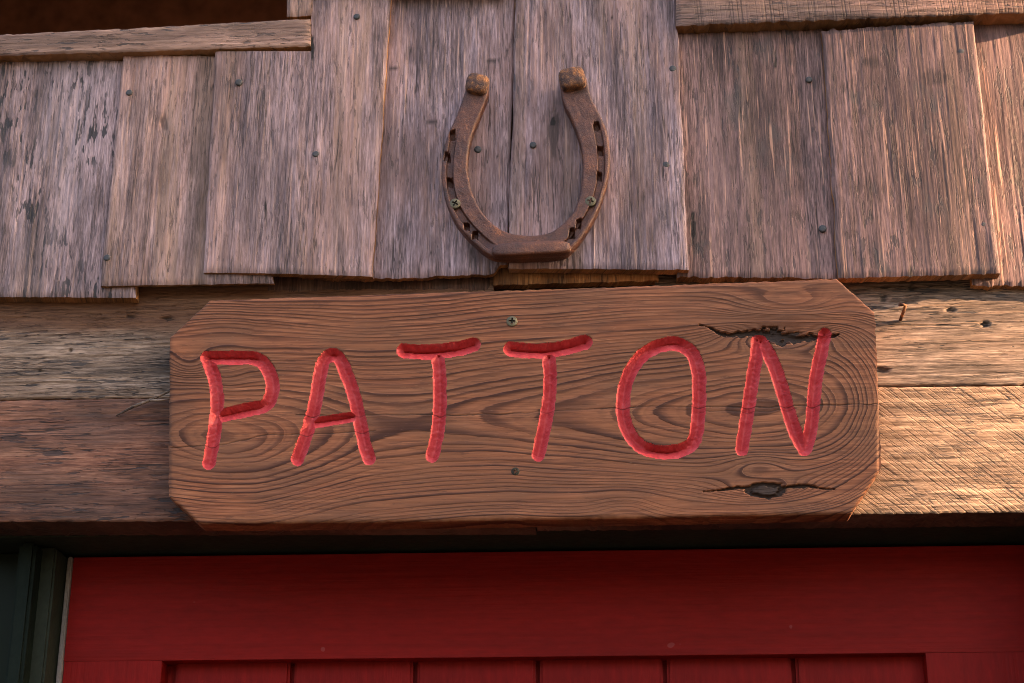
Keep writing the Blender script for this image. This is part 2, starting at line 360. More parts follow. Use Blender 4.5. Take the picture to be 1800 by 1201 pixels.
# ------------------------------------------------------------------ wall of weathered boards
wall = thing('board_wall', 'weathered grey barn board wall above the red door', 'wall', (0, .02, 2.0))
Z_BEAM = float(P(900, 911, -.03).z)
OX1 = float(P(535, 60, -.02).x); OZ0 = float(P(270, 78, -.02).z)
def many_boxes(name, bs, mat, parent, along='x', seed=3.0):
    vs_, fs = [], []
    for (x0, x1, y0, y1, z0, z1) in bs:
        o = len(vs_)
        vs_ += [(x0, y0, z0), (x1, y0, z0), (x1, y1, z0), (x0, y1, z0), (x0, y0, z1), (x1, y0, z1), (x1, y1, z1), (x0, y1, z1)]
        fs += [tuple(o+i for i in f) for f in ((0, 3, 2, 1), (4, 5, 6, 7), (0, 1, 5, 4), (1, 2, 6, 5), (2, 3, 7, 6), (3, 0, 4, 7))]
    ob = mesh_obj(name, vs_, fs, mat, parent)
    put_gc(ob.data, ob.location + (WLOC[parent.name] if parent else Vector()), seed, along); return ob
ZT = 3.4
JX0 = float(P(-60, 1000, .07).x); JX1 = float(P(1880, 1190, .088).x)
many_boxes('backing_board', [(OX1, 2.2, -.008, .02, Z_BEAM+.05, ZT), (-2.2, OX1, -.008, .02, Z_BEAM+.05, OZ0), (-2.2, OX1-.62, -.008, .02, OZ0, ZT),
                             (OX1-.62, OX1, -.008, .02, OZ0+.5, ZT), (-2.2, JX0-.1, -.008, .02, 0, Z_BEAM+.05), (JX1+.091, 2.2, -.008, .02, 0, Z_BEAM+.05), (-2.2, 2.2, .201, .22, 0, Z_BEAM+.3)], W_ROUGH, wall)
# dark loft seen through the opening, a closed box of boards
many_boxes('loft_lining', [(OX1-.7, OX1+.06, .75, .77, OZ0-.06, OZ0+.6), (OX1-.7, OX1-.66, .021, .749, OZ0-.06, OZ0+.6), (OX1+.02, OX1+.06, .021, .749, OZ0-.06, OZ0+.6),
                           (OX1-.659, OX1+.019, .021, .749, OZ0-.06, OZ0-.03), (OX1-.659, OX1+.019, .021, .749, OZ0+.57, OZ0+.6)], M_INT, wall)

def board(name, parent, mats, quad, yf, thick, seed, vertical=True, res=(1.3, 6.0), relief=.0006, cup=0.0, tiltx=0.0, rag=(1.0, 1.0, 1.0, 1.0), botfn=None, mask=None,
          nogrid=False, attr=None, hfun=None, ridge=0.0):
    """quad: photo pixels TL,TR,BR,BL of the front face on plane yf. rag: ragged amplitude px for left,right,top,bottom edges."""
    TL, TR, BR, BL = [np.array(q, float) for q in quad]
    wpx = max(np.linalg.norm(TR-TL), np.linalg.norm(BR-BL)); hpx = max(np.linalg.norm(BL-TL), np.linalg.norm(BR-TR))
    ru, rv = res if vertical else (res[1], res[0])
    nc = int(wpx/ru)+2; nr = int(hpx/rv)+2
    u, v = np.meshgrid(np.linspace(0, 1, nc), np.linspace(0, 1, nr))      # v=0 bottom
    px = (1-v)*((1-u)*BL[0]+u*BR[0])+v*((1-u)*TL[0]+u*TR[0])
    py = (1-v)*((1-u)*BL[1]+u*BR[1])+v*((1-u)*TL[1]+u*TR[1])
    L, Rr, T, B = rag
    px = px + (1-u)**6*L*(fbm(py/45, py*0+3.3, seed+1, 4)*2.4) + u**6*Rr*(fbm(py/45, py*0+7.7, seed+2, 4)*2.4)
    py = py + v**8*T*fbm(px/12, px*0+1.1, seed+3, 3)*2 + (1-v)**8*B*fbm(px/10, px*0+2.2, seed+4, 4)*2
    if botfn is not None: py = py + (1-v)**3*botfn(px)
    X, Z = PN(px, py, yf)
    if vertical: ac, al = X, Z
    else: ac, al = Z, X
    h = relief*(fbm(ac*480, al*14, seed+5, 3)*.8 + fbm(ac*70, al*5, seed+6, 3)*.8)
    if ridge: h = h + ridge*(np.clip(fbm(ac*260, al*5, seed+8, 2), 0, 1)**1.5)*2.5
    bend = cup*((u-.5)**2 if vertical else (v-.5)**2)*4 + tiltx*(u-.5)
    if hfun is not None: h = h + hfun(px, py)
    # soften the arrises
    e = np.minimum(np.minimum(u, 1-u)*wpx, np.minimum(v, 1-v)*hpx); h = h - .0016*np.exp(-e/2.2)
    Y = yf + bend - h
    gc = np.stack([ac, al, np.full_like(ac, seed*1.37)], -1)
    fm = None
    if mask is not None:
        cx = (px[:-1, :-1]+px[1:, 1:])/2; cy = (py[:-1, :-1]+py[1:, 1:])/2; fm = mask(cx, cy)
    A = {k: f(px, py) for k, f in (attr or {}).items()}
    return heightgrid(name, X, Z, Y, yf+thick, mats, parent, gc, fm, 1, A)

def spot_mask(spots):
    """mask for knots, holes and painted shadows as a function of pixel position: (x,y,rx,ry)"""
    def f(px, py):
        k = np.zeros_like(px)
        for (x, y, rx, ry) in spots:
            d = np.sqrt(((px-x)/rx)**2+((py-y)/ry)**2) + .9*fbm(px/(rx*.9), py/(ry*.6), int(x), 4)
            k = np.maximum(k, smooth(1.15, .65, d))
        return k
    return f
def dig(spots, depth):
    g = spot_mask(spots)
    return lambda px, py: -depth*g(px, py)

sk1 = [(66, 372, 4, 10), (60, 330, 3, 8)]
S = {}
S[1] = board('shingle', wall, [W_FLECK, FRESH], [(-60, 102), (232, 106), (238, 523), (-75, 520)], -.036, .024, 11, relief=.0008, rag=(1, 1, 1, .6))
sk2 = [(287, 222, 8, 14), (370, 358, 3, 5)]
S[2] = board('shingle', wall, [W_TAN, FRESH], [(216, 95), (400, 98), (482, 497), (175, 502)], -.0415, .0054, 23, rag=(1.5, 1, 1, .5), attr={'knot_or_shadow': lambda x, y: spot_mask([(370, 358, 3.5, 5)])(x, y) + .45*spot_mask([(287, 222, 11, 17)])(x, y)*(fbm(x/5, y/5, 3) > -.1)}, hfun=dig(sk2, .002))
S[3] = board('shingle', wall, [W_PALE, FRESH], [(386, -40), (689, -40), (653, 484), (355, 477)], -.047, .009, 37, rag=(1.2, 1, .5, .35), cup=.0015,
             mask=lambda x, y: ~((y < 88) & (x < 547)), attr={'knot_or_shadow': spot_mask([(467, 368, 3, 16), (548, 80, 5, 22)])})
S[4] = board('shingle', wall, [W_MAUVE, FRESH], [(672, -40), (906, -40), (892, 484), (640, 489)], -.0385, .008, 41, rag=(1, 1.2, .5, 1.5), relief=.0008,
             botfn=lambda x: -3*smooth(740, 790, x)+2*fbm(x/14, x*0, 5, 3)*smooth(740, 760, x)-16*smooth(866, 880, x),
             attr={'knot_or_shadow': lambda x, y: .75*spot_mask([(757, 446, 2.5, 2.5), (693, 119, 10, 3), (760, 215, 9, 3), (862, 107, 10, 2.5), (891, 90, 3, 8), (858, 368, 2, 2), (874, 275, 2, 2)])(x, y) + .25*spot_mask([(727, 95, 14, 26), (690, 455, 14, 30)])(x, y)})
S[5] = board('shingle', wall, [W_MAUVE, FRESH], [(907, -40), (1187, -40), (1211, 474), (893, 470)], -.0445, .012, 59, rag=(1.2, 1.5, .5, .8), tiltx=-.002,
             attr={'knot_or_shadow': lambda x, y: spot_mask([(972, 213, 4, 7), (1076, 32, 2, 2)])(x, y) + .6*spot_mask([(975, 225, 10, 55)])(x, y)},  # tall soft patch paints the horseshoe heel's cast shadow; the others are holes
             hfun=lambda x, y: .0012*np.exp(-((x-(1044-.012*(y-400)))/1.6)**2)*smooth(380, 430, y) - .0012*np.exp(-((x-(932-.03*y))/2.0)**2))
S[6] = board('shingle', wall, [W_DARK, FRESH], [(1180, 60), (1446, 48), (1477, 488), (1190, 487)], -.036, .013, 67, rag=(1, 1, 2, 2), relief=.0004, ridge=.0002, tiltx=.003,
             attr={'knot_or_shadow': lambda x, y: spot_mask([(1363, 112, 4, 8), (1219, 400, 4, 14), (1217, 380, 3, 6)])(x, y) + .5*spot_mask([(1219, 400, 8, 40)])(x, y)})  # left-edge patches paint the next shingle's cast shadow over a brown stain
S[7] = board('shingle', wall, [W_DARK, FRESH], [(1445, 51), (1712, 37), (1757, 481), (1474, 487)], -.042, .013, 71, rag=(2, 1.5, 2, 1.2), relief=.0004, ridge=.0002, tiltx=-.003,
             attr={'knot_or_shadow': lambda x, y: .5*spot_mask([(1530, 108, 16, 10), (1640, 140, 26, 14)])(x, y)})
S[8] = board('shingle', wall, [W_DARK, FRESH], [(1690, 45), (1880, 36), (1930, 505), (1709, 501)], -.031, .012, 83, rag=(1, 1, 2, 2), relief=.0004, ridge=.0002)
# lower ends of the under course, glimpsed between the boards and the sign
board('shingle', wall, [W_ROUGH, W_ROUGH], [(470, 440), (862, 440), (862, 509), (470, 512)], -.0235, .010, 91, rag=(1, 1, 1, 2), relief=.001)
board('shingle', wall, [FRESH, FRESH], [(866, 440), (1158, 440), (1158, 492), (866, 500)], -.0275, .012, 97, rag=(1, 1, 1, 1.5))
board('shingle', wall, [FRESH, FRESH], [(530, 440), (700, 440), (652, 492), (530, 488)], -.0285, .008, 99, rag=(1, 1, 1, 1.5))

# nails, each driven into its shingle
def nail_mesh():
    bm = bmesh.new(); prof = [(0, -.0011), (.0018, -.00105), (.0028, -.0008), (.0034, -.0003), (.0034, .002)]
    rings = []
    for r, y in prof:
        rings.append([bm.verts.new((r*math.cos(a), y, r*math.sin(a))) for a in [i*2*math.pi/14 for i in range(14)]] if r else [bm.verts.new((0, y, 0))])
    for i in range(14):
        j = (i+1) % 14
        bm.faces.new((rings[0][0], rings[1][j], rings[1][i]))
        for k in range(1, 4): bm.faces.new((rings[k][i], rings[k][j], rings[k+1][j], rings[k+1][i]))
    bmesh.ops.recalc_face_normals(bm, faces=bm.faces[:])
    m = bpy.data.meshes.new('nail'); bm.to_mesh(m); bm.free(); m.materials.append(M_NAIL)
    for p in m.polygons: p.use_smooth = True
    return m
NM = nail_mesh(); rnd = random.Random(4)
SY = {1: -.036, 2: -.0415, 3: -.047, 4: -.0385, 5: -.0445, 6: -.036, 7: -.042}
for s_, x, y in [(2, 227, 163), (2, 188, 453), (3, 420, 145), (3, 555, 271), (3, 627, 29), (4, 840, 263), (5, 937, 255), (5, 1183, 121), (5, 1170, 290), (6, 1422, 140), (6, 1446, 402), (7, 1730, 396), (7, 1690, 92)]:
    o = bpy.data.objects.new('nail', NM); link(o, P(x, y, SY[s_]-.0003), S[s_])
    o.rotation_euler = (rnd.uniform(-.12, .12), 0, rnd.uniform(-.12, .12)); k = rnd.uniform(.88, 1.05); o.scale = (k, k, k)

# ------------------------------------------------------------------ trim
tb = thing('window_trim', 'weathered wood trim around the dark loft opening, top left', 'trim', P(270, 80, -.05))
board('sill_batten', tb, [W_TRIM, FRESH], [(-60, 63), (546, 32), (546, 80), (-60, 99)], -.0495, .045, 103, vertical=False, res=(1.6, 6), relief=.0007, rag=(1, 1, 1, 1))
board('side_strip', tb, [W_TRIM, FRESH], [(505, -60), (552, -60), (548, 26), (503, 28)], -.0485, .045, 107, res=(1.5, 6), relief=.0005)
tc_ = thing('head_board', 'thin brown board end crossing above the horseshoe boards at the top edge', 'trim board', P(720, 0, -.06))
board('plank', tc_, [W_TRIM, FRESH], [(556, -60), (892, -60), (890, -15), (554, -16)], -.0535, .006, 109, vertical=False, res=(1.6, 6))
tr = thing('trim_board', 'dark saw-marked horizontal board over the shingles, top right', 'trim board', P(1500, 20, -.06))
board('plank', tr, [W_TRIMSAW, FRESH], [(1188, -70), (1900, -90), (1900, 17), (1188, 44)], -.0505, .046, 113, vertical=False, res=(1.3, 5), relief=.0009, rag=(1, 1, 1, 2))

# ------------------------------------------------------------------ header beam of two boards behind the sign
YB = -.022
beam = thing('header_beam', 'rough two-board header beam behind the carved sign', 'beam', P(900, 905, 0))
holesU = [(70, 650, 6, 6), (124, 616, 5, 5), (228, 557, 12, 4), (295, 560, 14, 6), (1602, 505, 9, 12), (1556, 505, 12, 4), (1553, 524, 6, 8), (1505, 516, 8, 5), (1671, 545, 9, 6), (1732, 570, 9, 6), (1550, 650, 14, 7)]
def prot(x, y): return smooth(598, 565, y + 14*fbm(x/160, y/40, 5, 3))*smooth(1000, 700, x)
board('beam_board', beam, [W_BEAM, FRESH], [(-90, 430), (1900, 430), (1900, 674), (-90, 704)], YB, .044, 131, vertical=False, res=(1.7, 5), relief=.0013, rag=(1, 1, 1, 1.2),
      attr={'knot_or_shadow': lambda x, y: .7*spot_mask([(a, b, c*.75, d*.75) for a, b, c, d in holesU])(x, y), 'prot': prot}, hfun=dig([(a, b, c*.75, d*.75) for a, b, c, d in holesU], .0022), mask=lambda x, y: ~((x > 866) & (x < 1150) & (y < 512)))
# two lower boards butted behind the sign: flecked on the left, saw-kerfed on the right
board('beam_board', beam, [W_BEAMLOW, W_ROUGH], [(-90, 705), (938, 690), (938, 915), (-90, 917)], YB-.003, .047, 137, vertical=False, res=(1.7, 5), relief=.0008, rag=(1, 1, .6, .8))
board('beam_board', beam, [W_BEAMSAW, W_ROUGH], [(940, 690), (1900, 676), (1900, 899), (940, 909)], YB-.002, .046, 139, vertical=False, res=(1.7, 5), relief=.0011, rag=(1, 1, .6, 1.2))

def tube(name, pts, radii, mat, parent, n=8):
    vs_, fs = [], []
    pts = [Vector(p) for p in pts]
    for i, p in enumerate(pts):
        d = (pts[min(i+1, len(pts)-1)]-pts[max(i-1, 0)]).normalized(); a = d.orthogonal().normalized(); b = d.cross(a)
        for k in range(n):
            t = 2*math.pi*k/n; vs_.append(p + (a*math.cos(t)+b*math.sin(t))*radii[i])
    for i in range(len(pts)-1):
        for k in range(n): fs.append((i*n+k, i*n+(k+1) % n, (i+1)*n+(k+1) % n, (i+1)*n+k))
    fs.append(tuple(range(n-1, -1, -1))); fs.append(tuple((len(pts)-1)*n+k for k in range(n)))
    ob = mesh_obj(name, vs_, fs, mat, parent, smooth_mask=True)
    put_gc(ob.data, Vector(ob.location)+(WLOC[parent.name] if parent else Vector()), 2.0, 'x'); return ob
# lifted sliver of wood on the left and the bent rusty nail on the right
tube('splinter', [P(204, 731, YB-.004), P(232, 716, YB-.009), P(262, 704, YB-.010), P(298, 688, YB-.009)], [.0005, .0014, .0016, .0009], W_BEAM, beam)
tube('splinter', [P(262, 704, YB-.010), P(280, 704, YB-.012), P(300, 701, YB-.012)], [.0013, .001, .0006], W_BEAM, beam)
tube('bent_nail', [P(1583, 563, YB-.001), P(1588, 548, YB-.012), P(1592, 537, YB-.016), P(1581, 535, YB-.018)], [.0016, .0016, .0018, .0022], M_RUSTO, beam)

# ------------------------------------------------------------------ carved name sign
YS = -.050
TOPX = np.array([297, 368, 700, 1100, 1478, 1545]); TOPY = np.array([593, 527, 516, 503, 489, 548.])
BOTX = np.array([297, 352, 700, 1100, 1488, 1545]); BOTY = np.array([872, 921, 917, 911, 903, 820.])
def letters():
    return [
     ('P', [(12.5, [(364, 629), (371, 648), (378, 669), (382, 705), (379, 743), (373, 785), (367, 814)]),
            (13.0, [(366, 629), (414, 629), (445, 630), (460, 636), (472, 652), (479, 676), (476, 698), (465, 713), (427, 722), (388, 731)])]),
     ('A', [(12.5, [(523, 808), (542, 753), (554, 710), (562, 661), (569, 635), (583, 624), (597, 632), (610, 661), (622, 695), (632, 739), (641, 782), (649, 806)]),
            (10.0, [(553, 743), (588, 738), (620, 733)])]),
     ('T', [(14.0, [(710, 617), (740, 619), (767, 618), (807, 613), (832, 606)]), (12.5, [(770, 626), (773, 667), (773, 717), (768, 767), (760, 802)])]),
     ('T', [(14.0, [(898, 614), (930, 617), (960, 617), (1000, 610), (1028, 602)]), (12.5, [(965, 628), (967, 667), (963, 717), (955, 760), (946, 800)])]),
     ('O', [(13.0, [(1171, 605), (1195, 606), (1216, 621), (1227, 651), (1229, 684), (1228, 720), (1225, 756), (1217, 780), (1195, 792), (1165, 795), (1132, 788), (1110, 768), (1099, 744), (1095, 714), (1100, 675), (1115, 642), (1138, 618), (1171, 605)])]),
     ('N', [(12.5, [(1332, 598), (1329, 630), (1323, 665), (1314, 725), (1304, 790)]), (13.0, [(1338, 600), (1357, 634), (1372, 675), (1385, 720), (1399, 762), (1414, 790)]),
            (12.5, [(1416, 790), (1426, 750), (1430, 708), (1435, 660), (1443, 622), (1450, 588)])]),
    ]
def smooth_path(pts, n=10):
    p = [np.array(q, float) for q in pts]
    closed = np.allclose(p[0], p[-1]); out = []
    for i in range(len(p)-1):
        a = p[i-1] if i > 0 else (p[-2] if closed else p[i]*2-p[i+1])
        d = p[i+2] if i+2 < len(p) else (p[1] if closed else p[i+1]*2-p[i])
        b, c = p[i], p[i+1]
        for k in range(n):
            t = k/n; out.append(.5*((2*b)+(-a+c)*t+(2*a-5*b+4*c-d)*t*t+(-a+3*b-3*c+d)*t**3))
    out.append(p[-1]); return np.array(out)
def dist_poly(px, py, path, want_y=False):
    best = np.full(px.shape, 1e9); tb_ = np.zeros(px.shape); yb_ = np.zeros(px.shape)
    acc = 0.0
    for a, b in zip(path[:-1], path[1:]):
        d = b-a; L2 = max(float(d@d), 1e-9); t = np.clip(((px-a[0])*d[0]+(py-a[1])*d[1])/L2, 0, 1)
        q = np.hypot(px-a[0]-t*d[0], py-a[1]-t*d[1]); L = math.sqrt(L2)
        m = q < best; best = np.where(m, q, best); tb_ = np.where(m, acc+t*L, tb_); yb_ = np.where(m, a[1]+t*d[1], yb_); acc += L
    return (best, tb_, yb_) if want_y else (best, tb_)

def build_sign():
    root = thing('name_sign', 'brown carved plank sign with red letters reading PATTON under the horseshoe', 'sign', P(925, 912, YS+.013))
    x = np.unique(np.concatenate([np.arange(297, 1545.1, 1.25), [368, 352, 1478, 1488]])); nr = 330
    v = np.linspace(0, 1, nr)[:, None]
    top = np.interp(x, TOPX, TOPY)+fbm(x/9, x*0, 3, 3)*1.6; bot = np.interp(x, BOTX, BOTY)+fbm(x/11, x*0, 5, 3)*1.6
    py = bot[None, :]*(1-v)+top[None, :]*v
    px = np.repeat(x[None, :], nr, 0)
    px = px + (py-700)*.014*(smooth(1300, 1545, px)*3.2+(-1)*smooth(420, 297, px)*.6)
    px = px + 1.8*fbm(py/8, py*0+4, 9, 3)*(smooth(1536, 1545, x)-smooth(304, 297, x))[None, :]
    # growth rings: plane cut of a slightly crooked log
    hx = np.array([297, 330, 395, 470, 640, 760, 900, 1020, 1130, 1240, 1310, 1380, 1450, 1500, 1560])
    hh = np.array([80, 73, 67, 73, 112, 114, 106, 94, 78, 64, 56, 60, 76, 102, 160.])
    xs = np.linspace(280, 1580, 131); hs = np.interp(xs, hx, hh); kk = np.hanning(13); kk /= kk.sum(); hs = np.convolve(np.pad(hs, 6, 'edge'), kk, 'valid')
    H = np.interp(px, xs, hs) + 3*fbm(px/120, py/80, 2, 3)
    zc = np.interp(px, [297, 450, 640, 900, 1300, 1550], [762, 765, 750, 728, 722, 700]) + 4*fbm(px/160, py*0, 8, 2)
    r = np.sqrt((py-zc)**2*1.15+H**2)
    def g(x0, y0, sx, sy): return np.exp(-((px-x0)/sx)**2-((py-y0)/sy)**2)
    r = r + 42*g(1390, 537, 110, 30) - 50*g(1370, 592, 95, 22) - 30*g(1345, 862, 90, 24) + 22*g(1330, 815, 60, 26) + 16*g(1105, 885, 60, 28)
    r = r + 26*g(335, 640, 40, 30) - 14*g(420, 565, 120, 30) + 14*g(400, 665, 40, 26)
    r = r + 5*fbm(px/420, py/60, 21, 2) + .8*fbm(px/110, py/20, 31, 3)
    sp = 10.5 + 3.5*smooth(560, 900, px)*smooth(150, 60, np.abs(py-735))
    phase = r/7.0 + .5*fbm(px/500, r/30, 44, 2); phase = phase + 1.5*fbm(phase/3.1, phase*0+.5, 45, 2)
    # bark pockets / knots
    kp1, _ = dist_poly(px, py, smooth_path([(1228, 571), (1250, 577), (1268, 587), (1300, 588), (1340, 587), (1380, 592), (1420, 594), (1448, 592), (1475, 588)]))
    w1 = np.interp(px, [1225, 1250, 1268, 1300, 1350, 1380, 1410, 1440, 1480], [.8, 1.6, 3, 4.5, 9, 12, 8, 5, .8])
    kp2, _ = dist_poly(px, py, smooth_path([(1236, 864), (1262, 862), (1290, 858), (1318, 857), (1345, 860), (1380, 857), (1415, 854), (1440, 858), (1468, 860)]))
    w2 = np.interp(px, [1236, 1262, 1290, 1318, 1345, 1375, 1395, 1420, 1468], [.6, 1.2, 2.6, 4, 10, 7, 4, 2.6, .6])
    nz = fbm(px/9, py/5, 51, 3)
    k1 = smooth(1.15, .75, kp1/w1+nz*1.3)
    e2 = np.hypot((px-1347)/31, (py-862)/11.5)+.35*nz
    in2 = smooth(1.0, .75, e2); ring2 = smooth(.34, .12, np.abs(e2-.95))
    k2 = np.maximum(smooth(1.15, .75, kp2/np.minimum(w2, 3.2)+nz*.9)*(1-in2), ring2)
    core2 = smooth(1.0, .5, np.hypot((px-1343)/20, (py-863)/7)+.3*nz); core1 = smooth(1, .5, np.hypot((px-1402)/20, (py-587)/7)+.3*nz)
    knot_or_shadow = np.maximum(k1*(1-.35*core1), np.maximum(k2, in2*.92))
    resin = np.maximum.reduce([core1, 1.2*in2, .8*g(1395, 575, 80, 16), .7*g(1450, 598, 40, 14), .5*g(1345, 862, 110, 20), .4*g(1340, 560, 30, 25)])*np.clip(.75+nz, 0, 1)
    # drying checks
    def crack(pts, w):
        d, _ = dist_poly(px, py+2.5*fbm(px/25, px*0, 71, 3), np.array(pts, float)); return smooth(w, w*.3, d)
    cr = np.maximum.reduce([crack([(520, 729), (640, 729), (760, 730), (880, 728), (960, 724), (1040, 719), (1140, 714), (1300, 717), (1440, 713), (1560, 710)], 1.3)*(.55+.45*(fbm(px/60, py*0, 3, 2) > -.15)),
                            .9*crack([(300, 788), (380, 784), (470, 765), (560, 762), (660, 757)], 1.1), .7*crack([(1230, 724), (1330, 724), (1400, 719)], 1.0)])
    h = .00008*fbm(px/12.0, py/2.4, 61, 2) + .0003*fbm(px/200, py/8, 62, 3)
    h = h - .004*k1*(1-.6*core1) - .0035*k2 - .0008*in2 - .0007*cr
    # V-grooves, one letter at a time
    owner = np.zeros(px.shape, int); rim = np.zeros(px.shape)
    wob = 1 + .12*fbm(px/8, py/8, 81, 3)
    gd = np.zeros(px.shape); GD = .0074
    for i, (nm, strokes) in enumerate(letters()):
        for j, (w, pts) in enumerate(strokes):
            x0, y0 = np.min(pts, 0)-30; x1, y1 = np.max(pts, 0)+30
            sel = (px > x0) & (px < x1) & (py > y0) & (py < y1)
            d, s, ny = dist_poly(px[sel], py[sel], smooth_path(pts), True); W_ = w*.92*wob[sel]; q = d/W_; sv = np.clip((py[sel]-ny)/W_, -1, 1)
            qq = np.sqrt(np.clip(q*q-sv*sv, 0, None)+((sv+.32)/np.where(sv > -.32, 1.32, .68))**2)
            chat = 1 + .12*vnoise((s-d*.9)/4.2, d*0+j, 90+i)
            dep = np.where(q < 1, GD*(w/13)*((1-np.clip(qq, 0, 1))*chat + .3*smooth(.16, .0, qq)) + .0004, 0)
            gd[sel] = np.maximum(gd[sel], dep)
            ow = owner[sel]; ow[q < 1] = i+1; owner[sel] = ow
            rm = rim[sel]; rim[sel] = np.maximum(rm, np.where(q < 1, smooth(.90, 1.0, q), 0))
    inner = gd > .0013; rim = np.where(inner, 0, rim)
    h = np.where(owner > 0, np.minimum(h*.3, h*.3) - gd + np.where(owner > 0, .0003*fbm(px/4, py/4, 95, 2), 0), h)
    
    u_e = np.minimum(np.minimum(px-297, 1545-px), np.minimum(py-top[None, :], bot[None, :]-py)); h = h - .002*np.exp(-np.clip(u_e, 0, None)/2.0)
    X, Z = PN(px, py, YS); Y = YS - h
    gc = np.stack([Z, X, np.full_like(X, 5.5)], -1)
    own_f = np.maximum.reduce([owner[:-1, :-1], owner[1:, :-1], owner[:-1, 1:], owner[1:, 1:]])
    cnt = (owner[:-1, :-1] > 0).astype(int)+(owner[1:, :-1] > 0)+(owner[:-1, 1:] > 0)+(owner[1:, 1:] > 0)
    own_f = np.where(cnt >= 2, own_f, 0)
    # board: front minus letters, with real sides
    nrr, nc = X.shape
    idx = np.arange(nrr*nc).reshape(nrr, nc); Q = np.stack([idx[:-1, :-1], idx[:-1, 1:], idx[1:, 1:], idx[1:, :-1]], -1)
    Vall = np.stack([X, Y, Z], -1).reshape(-1, 3); G = gc.reshape(-1, 3)
    at = {'phase': phase, 'knot_or_shadow': knot_or_shadow, 'resin': resin, 'crack': cr, 'rim': rim}
    def part(name, q, mat, extra=None):
        used = np.unique(q); rm = -np.ones(nrr*nc, int); rm[used] = np.arange(len(used))
        A = {'gc': G[used]}; A.update({k: a.ravel()[used] for k, a in at.items()})
        V = Vall[used]; fs = rm[q]; fm = np.zeros(len(fs), int); sm = np.full(len(fs), name == 'board')   # letter walls stay faceted, tool-cut
        if extra is not None:
            loop = extra; b1 = Vall[loop]; b2 = b1.copy(); b2[:, 1] = YB-.0035; n = len(loop); o = len(V)
            V = np.concatenate([V, b1, b2]); k = np.arange(n); k2 = (k+1) % n
            sides = np.stack([o+k2, o+k, o+n+k, o+n+k2], -1)
            fs = np.concatenate([fs, sides]); fm = np.concatenate([fm, np.ones(n, int)]); sm = np.concatenate([sm, np.zeros(n, bool)])
            g2 = G[loop]; A['gc'] = np.concatenate([A['gc'], g2, g2+np.array([.01, 0, .1])])
            for kk_ in at: z = at[kk_].ravel()[loop]*(1 if kk_ == 'phase' else 0); A[kk_] = np.concatenate([A[kk_], z, z+(.7 if kk_ == 'phase' else 0)])
        return mesh_obj(name, V, fs, [mat, M_SIGN], root, fm, sm, A)
    loop = np.concatenate([idx[0, :], idx[1:, -1], idx[-1, -2::-1], idx[-2:0:-1, 0]])
    part('board', Q[own_f == 0], M_SIGN, loop)
    for i, (nm, _) in enumerate(letters()):
        o = part('letter', Q[own_f == i+1], M_RED)
        tag(o, 'red painted carved letter '+nm)
    return root
sign = build_sign()

# ------------------------------------------------------------------ screws (pan heads with a cross recess)
def screw_mesh(rad, sunk=False):
    n = 26; vs_, fs, fm = [], [], []; ids = {}
    rings = 13
    for i in range(rings+1):
        r = rad*i/rings
        for k in range(48 if i else 1):
            a = 2*math.pi*k/48; x, z = r*math.cos(a), r*math.sin(a)
            y = -.0012*math.sqrt(max(0, 1-(r/rad)**2*.96))
            cross = (abs(x) < rad*.13 and abs(z) < rad*.55) or (abs(z) < rad*.13 and abs(x) < rad*.55)
            if cross: y += .0016
            ids[i, k] = len(vs_); vs_.append((x, y, z))
    def cr(q): 
        c = np.mean([vs_[j] for j in q], 0); return (abs(c[0]) < rad*.16 and abs(c[2]) < rad*.58) or (abs(c[2]) < rad*.16 and abs(c[0]) < rad*.58)
    for k in range(48):
        j = (k+1) % 48
        q = (ids[0, 0], ids[1, j], ids[1, k]); fs.append(q); fm.append(int(cr(q)))
        for i in range(1, rings):
            q = (ids[i, k], ids[i, j], ids[i+1, j], ids[i+1, k]); fs.append(q); fm.append(int(cr(q)))
    o = len(vs_)
    for k in range(48): a = 2*math.pi*k/48; vs_.append((rad*math.cos(a), .003, rad*math.sin(a)))
    for k in range(48): j = (k+1) % 48; fs.append((ids[rings, k], ids[rings, j], o+j, o+k)); fm.append(0)
    m = bpy.data.meshes.new('screw'); m.from_pydata(vs_, [], fs); m.materials.append(M_SLOT if sunk else M_SCREW); m.materials.append(M_SLOT)
    m.polygons.foreach_set('material_index', fm); m.update(); return m
SM = screw_mesh(.0049); SM2 = screw_mesh(.0036, True)
def screw(px, py, y, parent, mesh=SM, rot=0.2, tilt=0):
    o = bpy.data.objects.new('screw', mesh); link(o, P(px, py, y), parent); o.rotation_euler = (tilt, rot, 0); return o
screw(900, 565, YS-.0004, sign, rot=.1)
screw(906, 829, YS+.0002, sign, SM2, .3)

